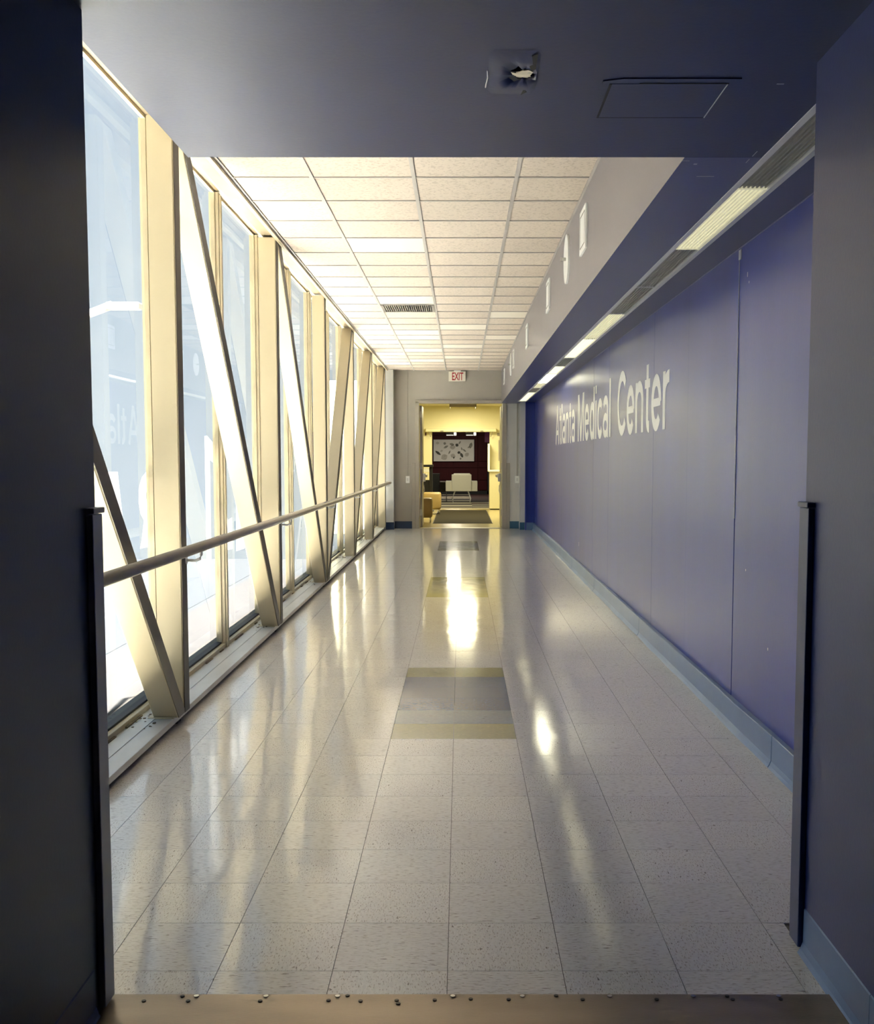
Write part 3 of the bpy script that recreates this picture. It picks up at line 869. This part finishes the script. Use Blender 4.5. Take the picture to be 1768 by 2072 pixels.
# ================================================================== WALL LETTERING
lt = empty('wall_lettering', (XW, 12, 1.55), 'large white lettering reading Atlanta Medical Center on the navy wall', 'lettering')
def arc(cx, cy, rx, ry, a0, a1, n=14):
    return [(cx + rx * math.cos(math.radians(a0 + (a1 - a0) * k / n)), cy + ry * math.sin(math.radians(a0 + (a1 - a0) * k / n))) for k in range(n + 1)]
T = 0.057
GL = {
    'l': [([(.05, 0), (.05, .72)], T)],
    'i': [([(.05, 0), (.05, .52)], T), ([(.05, .61), (.05, .72)], T)],
    't': [([(.14, .655), (.14, .16)] + arc(.23, .13, .09, .085, 180, 285, 6), T), ([(0, .47), (.28, .47)], .043)],
    'n': [([(.05, 0), (.05, .52)], T), (arc(.225, .32, .175, .155, 180, 0, 12) + [(.40, 0)], T)],
    'a': [(arc(.215, .355, .165, .122, 160, 0, 10) + [(.38, .0)], T), (arc(.205, .155, .165, .112, 0, 360, 20), .047)],
    'e': [(arc(.235, .26, .185, .212, 0, 322, 22), T), ([(.06, .262), (.44, .262)], .038)],
    'd': [(arc(.225, .26, .175, .212, 0, 360, 22), T), ([(.41, 0), (.41, .72)], T)],
    'c': [(arc(.235, .26, .185, .212, 40, 320, 18), T)],
    'C': [(arc(.33, .36, .28, .31, 40, 320, 22), .058)],
    'A': [([(.045, 0), (.305, .72)], .055), ([(.305, .72), (.565, 0)], .055), ([(.14, .22), (.47, .22)], .045)],
    'r': [([(.05, 0), (.05, .52)], T), (arc(.25, .31, .2, .155, 180, 82, 8), T)],
}
def glyph(ch):
    mb_ = MB()
    if ch == 'M':
        mb_.prism([(0, 0), (0, .72), (.17, .72), (.37, .20), (.57, .72), (.74, .72), (.74, 0), (.625, 0), (.625, .52), (.43, 0), (.31, 0), (.115, .52), (.115, 0)], 'z', -.0004, .0004)
    else:
        for si, (pts, hw_x) in enumerate(GL[ch]):
            Lr = []
            for i, p in enumerate(pts):
                q0 = pts[max(i - 1, 0)]; q1 = pts[min(i + 1, len(pts) - 1)]
                if pts[0] == pts[-1] or (abs(pts[0][0] - pts[-1][0]) < 1e-6 and abs(pts[0][1] - pts[-1][1]) < 1e-6):
                    if i in (0, len(pts) - 1): q0, q1 = pts[-2], pts[1]
                dx, dy = q1[0] - q0[0], q1[1] - q0[1]
                L_ = math.hypot(dx, dy); nx, ny = -dy / L_ * hw_x, dx / L_ * hw_x
                Lr.append(((p[0] + nx, p[1] + ny), (p[0] - nx, p[1] - ny)))
            F = [[mb_.bm.verts.new((u[0], u[1], z)) for u in (lr[0], lr[1]) for z in (.0004 + si * .0001, -.0004)] for lr in Lr]
            for q, w2 in zip(F, F[1:]):
                for m1, m2 in ((0, 2), (2, 3), (3, 1), (1, 0)):
                    mb_.bm.faces.new((q[m1], q[m2], w2[m2], w2[m1]))
            mb_.bm.faces.new((F[0][0], F[0][2], F[0][3], F[0][1])); mb_.bm.faces.new((F[-1][1], F[-1][3], F[-1][2], F[-1][0]))
    o = mb_.build('letter', 'letters')
    me = o.data; bpy.data.objects.remove(o)
    return me
words = (('Atlanta', 16.41, 13.69), ('Medical', 13.33, 10.42), ('Center', 9.97, 7.50))
SZ = 0.76
for wd, ya, yb in words:
    glyphs = []
    for ch in wd:
        me = glyph(ch)
        xs = [v.co.x for v in me.vertices]
        glyphs.append((me, min(xs), max(xs) - min(xs)))
    GAP = 0.075
    tot = sum(g_[2] for g_ in glyphs) + GAP * (len(wd) - 1)
    sc = (ya - yb) / tot
    u = 0.0
    for me, x0, w_ in glyphs:
        for v in me.vertices:
            v.co = Vector((-0.0014 - v.co.z, ya - (u + v.co.x - x0) * sc, v.co.y * SZ + 1.553))
        me.materials.clear(); me.materials.append(M['letters'])
        o = bpy.data.objects.new('letter', me)
        C.objects.link(o)
        o.location = (XW, 0, 0)
        par(o, lt)
        u += w_ + GAP

# ================================================================== LOBBY BEYOND
struct(B('floor', 'lobby_floor', -2.6, 2.6, YE, 30.0, -0.1, 0.0))
struct(B('wall_left', 'yellow_wall', -2.7, -2.5, YE + 0.2, 30.0, 0, 2.8))
struct(B('wall_right', 'yellow_wall', 2.5, 2.7, YE + 0.2, 30.0, 0, 2.8))
struct(B('ceiling', 'yellow_wall', -2.7, 2.7, YE + 0.2, 30.2, 2.75, 2.85))
struct(B('wall_front', 'yellow_wall', -2.7, -1.9, YE + 0.1, YE + 0.2, 0, 2.8))
struct(B('wall_front', 'yellow_wall', 1.24, 2.7, YE + 0.1, YE + 0.2, 0, 2.8))
struct(B('trim_2', 'frame_taupe', -0.80, 0.80, YE - 0.02, YE + 0.2, 0.0, 0.006))
fw = empty('wall_back', (0, 30, 0), kind='structure')
B('wall_side_left', 'yellow_wall', -2.7, -0.77, 30.0, 30.15, 0, 2.85, fw)
B('wall_side_right', 'yellow_wall', 0.775, 2.7, 30.0, 30.15, 0, 2.85, fw)
B('wall_header', 'yellow_wall', -0.77, 0.775, 30.0, 30.15, 2.055, 2.85, fw)
# door operator
do = empty('door_operator', (0, 29.9, 2.1), 'long yellow automatic door operator box above the inner doorway', 'door operator')
B('housing', 'yellow_wall', -0.935, 0.945, 29.82, 30.0, 2.057, 2.155, do, 0.006)
B('cover_seam', 'frame_taupe', -0.915, 0.925, 29.817, 29.82, 2.135, 2.139, do)
for x in (-0.5, 0.56):
    B('sensor', 'vent', x - .04, x + .04, 29.79, 29.83, 2.06, 2.09, do, 0.004)
for s in (-1, 1):
    MB().tube([(s * 0.88, 29.83, 2.15), (s * 0.80, 29.9, 1.92)], 0.008, 6).build('arm', 'frame_taupe', do)
# surface lights
for i, y in enumerate((25.35,)):
    e = empty('ceiling_light', (0.05, y, 2.6), 'grey boxy ceiling light in the yellow lobby beyond the far doorway', 'light')
    b = MB()
    b.box(-0.255, 0.355, y, y + 1.2, 2.58, 2.75)
    b.box(-0.255, 0.355, y, y + 0.012, 2.508, 2.58)
    b.box(-0.255, -0.243, y, y + 1.2, 2.508, 2.58); b.box(0.343, 0.355, y, y + 1.2, 2.508, 2.58)
    b.build('housing', 'grid', e)
    B('diffuser', 'troffer', -0.24, 0.34, y + 0.015, y + 1.185, 2.57, 2.58, e)
# mat
mt = empty('entrance_mat', (0.04, 26, 0), 'dark brown entrance mat on the yellow lobby floor', 'mat')
B('mat_field', 'mat_brown', -0.575, 0.655, 23.15, 29.0, 0.0, 0.008, mt, 0.002)
B('mat_edge', 'black', -0.59, 0.67, 23.13, 29.02, 0.0, 0.004, mt)
# ottomans
def ottoman(x, y, lb, dz=0.0):
    e = empty('ottoman', (x, y, dz), lb, 'ottoman', 'tan ottomans')
    b = MB(); b.box(x - .225, x + .225, y - .225, y + .225, 0.11 + dz, 0.52 + dz, 0, 0.055)
    for f in b.bm.faces: f.smooth = True
    b.build('cushion', 'tan', e)
    for sx in (-1, 1):
        for sy in (-1, 1):
            MB().tube([(x + sx * .18, y + sy * .18, dz), (x + sx * .18, y + sy * .18, 0.115 + dz)], 0.012, 8).build('leg', 'silver', e)
ottoman(-0.82, 23.5, 'tan square ottoman nearer the far door, partly behind its leaf')
ottoman(-0.70, 27.1, 'tan square ottoman farther back at the left edge of the mat', 0.0085)
# podium
pd = empty('podium', (-0.84, 28.5, 0), 'black stand with flat top and white shelf behind the ottomans', 'stand')
B('top', 'black', -1.06, -0.70, 28.3, 28.75, 1.13, 1.19, pd, 0.01)
B('post', 'black', -0.80, -0.72, 28.4, 28.65, 0.03, 1.13, pd, 0.01)
B('side_post', 'black', -1.04, -0.99, 28.4, 28.65, 0.03, 1.13, pd, 0.01)
B('shelf_box', 'white_plate', -0.99, -0.80, 28.36, 28.6, 1.0, 1.09, pd, 0.006)
B('skirt', 'black', -0.99, -0.80, 28.45, 28.6, 0.03, 0.80, pd)
B('base', 'black', -1.07, -0.69, 28.3, 28.75, 0.0, 0.03, pd, 0.006)
# half wall with counter on the right
hw_ = empty('counter_unit', (1.1, 29.6, 0), 'cream half wall with white counter at the right of the lobby', 'counter')
B('panel', 'yellow_wall', 0.76, 1.6, 29.3, 29.995, 0.03, 1.0, hw_, 0.004)
B('counter_top', 'white_plate', 0.72, 1.62, 29.25, 30.0, 1.0, 1.045, hw_, 0.008)
B('toe_kick', 'dark', 0.78, 1.6, 29.33, 30.0, 0.0, 0.03, hw_)
B('edge_board', 'white_plate', 0.72, 0.775, 29.7, 30.0, 1.045, 1.74, hw_, 0.004)
sw = empty('lobby_vision_panel', (1.06, 29.98, 1.5), 'narrow glazed slit with grey frame on the yellow wall right of the inner doorway', 'vision panel')
B('frame', 'frame_taupe', 1.01, 1.13, 29.96, 30.0, 1.28, 1.84, sw, 0.004)
B('pane', 'vent', 1.03, 1.11, 29.955, 29.96, 1.31, 1.81, sw)
th_ = tag(B('thermostat', 'vent', 0.98, 1.07, 29.97, 30.0, 1.955, 2.03, None, 0.004), 'small grey box on the yellow wall right of the inner doorway', 'control box')
tag(B('alarm_box', 'carpet_red', -0.955, -0.92, 29.97, 30.0, 1.96, 2.04, None, 0.004), 'small dark red alarm box on the yellow wall left of the inner doorway', 'alarm')

# ---- lounge
struct(B('floor', 'carpet_dark', -4, 4, 30.0, 42.3, -0.1, 0.0))
struct(B('ceiling', 'dark', -4, 4, 30.15, 42.3, 2.75, 2.85))
struct(B('wall_left', 'redwood', -4.1, -4, 30.1, 42.3, 0, 2.8))
struct(B('wall_right', 'dark', 4, 4.1, 30.1, 42.3, 0, 2.8))
rwl = empty('wall_back', (0, 42, 0), kind='structure')
B('wall_core', 'redwood', -4, 4, 42.03, 42.3, 0, 2.8, rwl)
xx = [-3.6, -2.4, -1.12, -0.28, 0.65, 1.0]
for a, c_ in zip(xx, xx[1:]):
    for z0, z1 in ((0.16, 0.52), (0.54, 0.98), (1.0, 1.22), (1.24, 2.2), (2.22, 2.75)):
        B('wall_panel', 'redwood', a + .012, c_ - .012, 42.0, 42.03, z0, z1, rwl, 0.006)
B('dark_opening', 'black', 1.0, 3.9, 41.96, 42.03, 0.0, 2.75, rwl)
struct(B('baseboard_back', 'black', -4, 4, 41.96, 42.0, 0, 0.13))
cp = empty('striped_carpet', (0, 33, 0), 'carpet of pale, dark and maroon planks in the red lounge', 'carpet')
yy = 30.05; i = 0
while yy < 41.5:
    d = 0.62
    for (x0, x1) in ((-3.0, -1.85), (-1.85, -0.70), (-0.70, 0.33), (0.33, 0.80), (0.80, 1.9)):
        r = random.random()
        if x0 >= 0.33: mk = 'carpet_dark' if i % 2 == 1 else ('carpet_light' if i < 9 else 'carpet_red')
        else: mk = 'carpet_dark' if (i % 3 == 1 or (i > 9 and i % 2)) else 'carpet_light'
        if r < 0.12: mk = 'carpet_red'
        B('carpet_plank', mk, x0 + .002, x1 - .002, yy, yy + d - .004, -0.004, 0.0004, cp)
    yy += d; i += 1
# picture
pc = empty('wall_picture', (-0.26, 41.97, 1.64), 'wide white picture of scattered leaf shapes on the dark red wall', 'picture')
B('canvas', 'canvas', -1.0, 0.482, 41.93, 41.995, 1.258, 2.029, pc, 0.004)
b = MB()
for (a0, a1, b0, b1) in ((-1.02, .502, 1.238, 1.258), (-1.02, .502, 2.029, 2.049), (-1.02, -1.0, 1.258, 2.029), (.482, .502, 1.258, 2.029)):
    b.box(a0, a1, 41.92, 41.995, b0, b1)
b.build('frame', 'white_frame', pc)
def leafp(cx, cz, L, Wd, ang, m):
    pts = []
    n = 10
    for k in range(n):
        t = k / (n - 1); pts.append((L * (t - .5), Wd * .5 * math.sin(math.pi * t) ** .8 if 0 < t < 1 else 0))
    for k in range(n - 2, 0, -1):
        t = k / (n - 1); pts.append((L * (t - .5), -Wd * .5 * math.sin(math.pi * t) ** .8))
    ca, sa = math.cos(ang), math.sin(ang)
    poly = [(cx + u * ca - v * sa, cz + u * sa + v * ca) for u, v in pts]
    MB().prism(poly, 'y', 41.927, 41.930).build('leaf_print', m, pc)
W0, H0 = 1.48, 0.77
for (u, v, L, wd, a, m) in ((.10, .38, .26, .09, -.65, 'leaf_dark'), (.30, .67, .20, .08, .5, 'leaf_grey'), (.27, .84, .11, .10, 1.2, 'leaf_grey'), (.47, .66, .22, .17, .1, 'leaf_pale'),
                            (.45, .80, .18, .09, -.2, 'leaf_grey'), (.58, .76, .13, .12, -.6, 'leaf_dark'), (.65, .92, .14, .06, 1.0, 'leaf_grey'), (.39, .41, .16, .05, 1.1, 'leaf_grey'),
                            (.19, .48, .10, .07, .4, 'leaf_pale'), (.48, .24, .20, .16, -.3, 'leaf_pale'), (.50, .15, .08, .05, 1.2, 'leaf_dark'), (.63, .40, .12, .10, .4, 'leaf_dark'),
                            (.70, .27, .20, .10, -1.1, 'leaf_dark'), (.77, .50, .17, .06, -.7, 'leaf_grey'), (.70, .58, .13, .05, -1.3, 'leaf_grey'), (.67, .10, .09, .07, 1.1, 'leaf_grey'),
                            (.83, .30, .18, .14, .6, 'leaf_pale'), (.94, .74, .24, .12, 1.3, 'leaf_grey'), (.88, .66, .12, .05, .7, 'leaf_grey'), (.26, .18, .26, .22, .5, 'leaf_pale'), (.07, .86, .12, .10, 0, 'leaf_pale')):
    leafp(-1.0 + W0 * min(max(u, .09), .93), 1.258 + H0 * min(max(v, .1), .88), L, wd, a, m)
# lamps near the ceiling
for i, (x0, x1) in enumerate(((-0.50, -0.15), (0.17, 0.52))):
    e = empty('hanging_lamp', ((x0 + x1) / 2, 38, 2.17), ('left' if i == 0 else 'right') + ' one of two small box lamps hanging before the red wall', 'lamp', 'small box lamps in the lounge')
    B('box', 'vent', x0, x1 - .08, 37.95, 38.1, 2.125, 2.226, e, 0.004)
    B('glow', 'picture_lamp', x1 - .08, x1, 37.95, 38.1, 2.125, 2.226, e, 0.004)
    B('trim', 'picture_lamp', x0 + .02, x1 - .1, 37.945, 37.95, 2.125, 2.14, e)
    MB().tube([((x0 + x1) / 2, 38.03, 2.226), ((x0 + x1) / 2, 38.03, 2.75)], 0.006, 6).build('stem', 'black', e)
e = empty('purple_sign', (0.73, 31, 1.9), 'purple hanging banner at the right of the inner doorway', 'banner')
B('banner_cloth', 'purple', 0.665, 0.80, 30.98, 31.0, 1.795, 2.3, e)
MB().tube([(0.73, 30.99, 2.3), (0.73, 30.99, 2.755)], 0.004, 6).build('cord', 'black', e)
MB().tube([(0.65, 30.99, 2.3), (0.82, 30.99, 2.3)], 0.008, 6).build('rod', 'black', e)
# white chair seen from behind
ch = empty('lounge_chair', (0.03, 34.3, 0), 'white armchair on curved chrome legs seen from behind', 'chair')
cx = 0.025
B('seat', 'chair_white', cx - .42, cx + .42, 34.25, 34.95, 0.34, 0.50, ch, 0.03)
B('backrest', 'chair_white', cx - .305, cx + .305, 34.18, 34.30, 0.34, 0.86, ch, 0.025)
B('head_cushion', 'chair_white', cx - .25, cx + .27, 34.30, 34.42, 0.5, 0.89, ch, 0.03)
for s in (-1, 1):
    a0, a1 = sorted((cx + s * .30, cx + s * .49))
    B('armrest', 'chair_white', a0, a1, 34.24, 34.95, 0.34, 0.655, ch, 0.02)
    for yy in (34.3, 34.9):
        MB().tube([(cx + s * .20, yy, .35), (cx + s * .24, yy, .24), (cx + s * .28, yy, .12), (cx + s * .26, yy, .0)], [.022, .02, .018, .014], 8).build('leg', 'silver' if yy > 34.5 else 'white_plate', ch)
st = empty('side_table', (-0.56, 35.2, 0), 'small grey side table left of the white armchair', 'table')
B('top', 'vent', -0.66, -0.42, 35.0, 35.4, 0.60, 0.63, st, 0.006)
B('shelf', 'mat_brown', -0.65, -0.43, 35.02, 35.38, 0.30, 0.60, st, 0.004)
for sx in (-.65, -.45):
    for sy in (35.03, 35.37):
        MB().tube([(sx, sy, 0), (sx, sy, .3)], 0.01, 6).build('leg', 'silver', st)
cb = empty('dark_cabinet', (-1.0, 36.2, 0), 'dark cabinet behind the side table in the lounge', 'cabinet')
B('body', 'black', -1.25, -0.68, 36.0, 36.4, 0.06, 0.86, cb, 0.01)
B('plinth', 'dark', -1.22, -0.71, 36.02, 36.4, 0.0, 0.06, cb)

# lobby / lounge area lights; only the first sits in a modelled fixture
def lamp(name, loc, size, e, col=(1, .9, .6), sy=None):
    d = bpy.data.lights.new(name, 'AREA'); d.energy = e; d.size = size; d.color = col
    if sy: d.shape = 'RECTANGLE'; d.size_y = sy
    o = bpy.data.objects.new(name, d); C.objects.link(o); o.location = loc
    return o
lamp('lobby_area_light', (0.05, 25.95, 2.50), 0.5, 30, (1, .90, .55), 1.1)
lamp('lobby_area_light', (0.05, 28.4, 2.70), 0.7, 30, (1, .90, .55), 1.1)  # added to brighten the lobby, no fixture around it
lamp('lounge_lamp', (-0.25, 32.6, 2.72), 0.45, 11, (1, .92, .70), 0.9)  # no fixture drawn for the lounge lamps
lamp('lounge_lamp', (-0.25, 39.0, 2.72), 0.45, 26, (1, .92, .74), 0.9)

# ================================================================== OUTSIDE
tag(B('ground', 'asphalt', -60, -1.9, -30, 70, -5.2, -5.0), 'grey street surface beyond the paving', 'ground', kind='structure')
tag(B('bounce_pavement', 'concrete', -8.3, -1.9, -25, 60, -5.0, -4.97), 'pale paving added below the bridge windows to bounce sunlight inside', 'ground', kind='structure')  # bright apron added as a bounce surface for the ceiling and columns
tag(B('walkway', 'walkway', -11.2, -8.3, -25, 60, -5.0, -4.975), 'darker brick walkway beside the street', 'ground', kind='structure')
st_ = empty('street', (-10, 20, -5), 'grey street with white lines seen hazily through the windows', 'street')
B('roadway', 'asphalt', -17, -11.5, -30, 70, -4.999, -4.985, st_)
for k in range(8):
    B('lane_mark', 'facade_white', -14.3, -14.1, -8 + k * 8, -4 + k * 8, -4.985, -4.98, st_)
def building(x0, x1, y0, y1, h, wall, n, label):
    e = empty('building', ((x0 + x1) / 2, (y0 + y1) / 2, -5), label, 'building')
    B('wall', wall, x0, x1, y0, y1, -5, -5 + h, e)
    for f in range(n):
        z = -5 + 1.2 + f * 3.4
        if z + 2 > -5 + h: break
        B('floor_band', 'facade_white', x1, x1 + 0.15, y0, y1, z + 2.35, z + 2.7, e)
        k = y0 + 0.8
        while k + 1.6 < y1:
            fr = B('window', 'facade_white', x1, x1 + 0.08, k, k + 1.7, z, z + 1.95, e)
            B('glass_sheet', 'facade_blue', x1 + 0.08, x1 + 0.10, k + .12, k + 1.58, z + .12, z + 1.83, fr)
            k += 2.6
    return e
building(-34, -20, 2, 26, 9.6, 'facade', 4, 'low grey building across the street, left of the brick one')
building(-38, -24, 27, 60, 15, 'brick_far', 5, 'tall pinkish brick building farther along the street')
building(-50, -20, -26, 0.5, 12, 'facade', 4, 'grey building nearest the first window')
lp = empty('street_lamp', (-8.5, 20, -5), 'grey street lamp outside the second window', 'street lamp')
MB().tube([(-8.5, 24, -5), (-8.5, 24, 3.6), (-8.2, 24, 4.3), (-7.4, 24, 4.6)], 0.09, 10).build('pole', 'vent', lp)
B('lamp_head', 'vent', -7.5, -6.8, 23.85, 24.15, 4.5, 4.65, lp, 0.03)

# helper bookkeeping away
for o in bpy.data.objects:
    if '_w' in o: del o['_w']
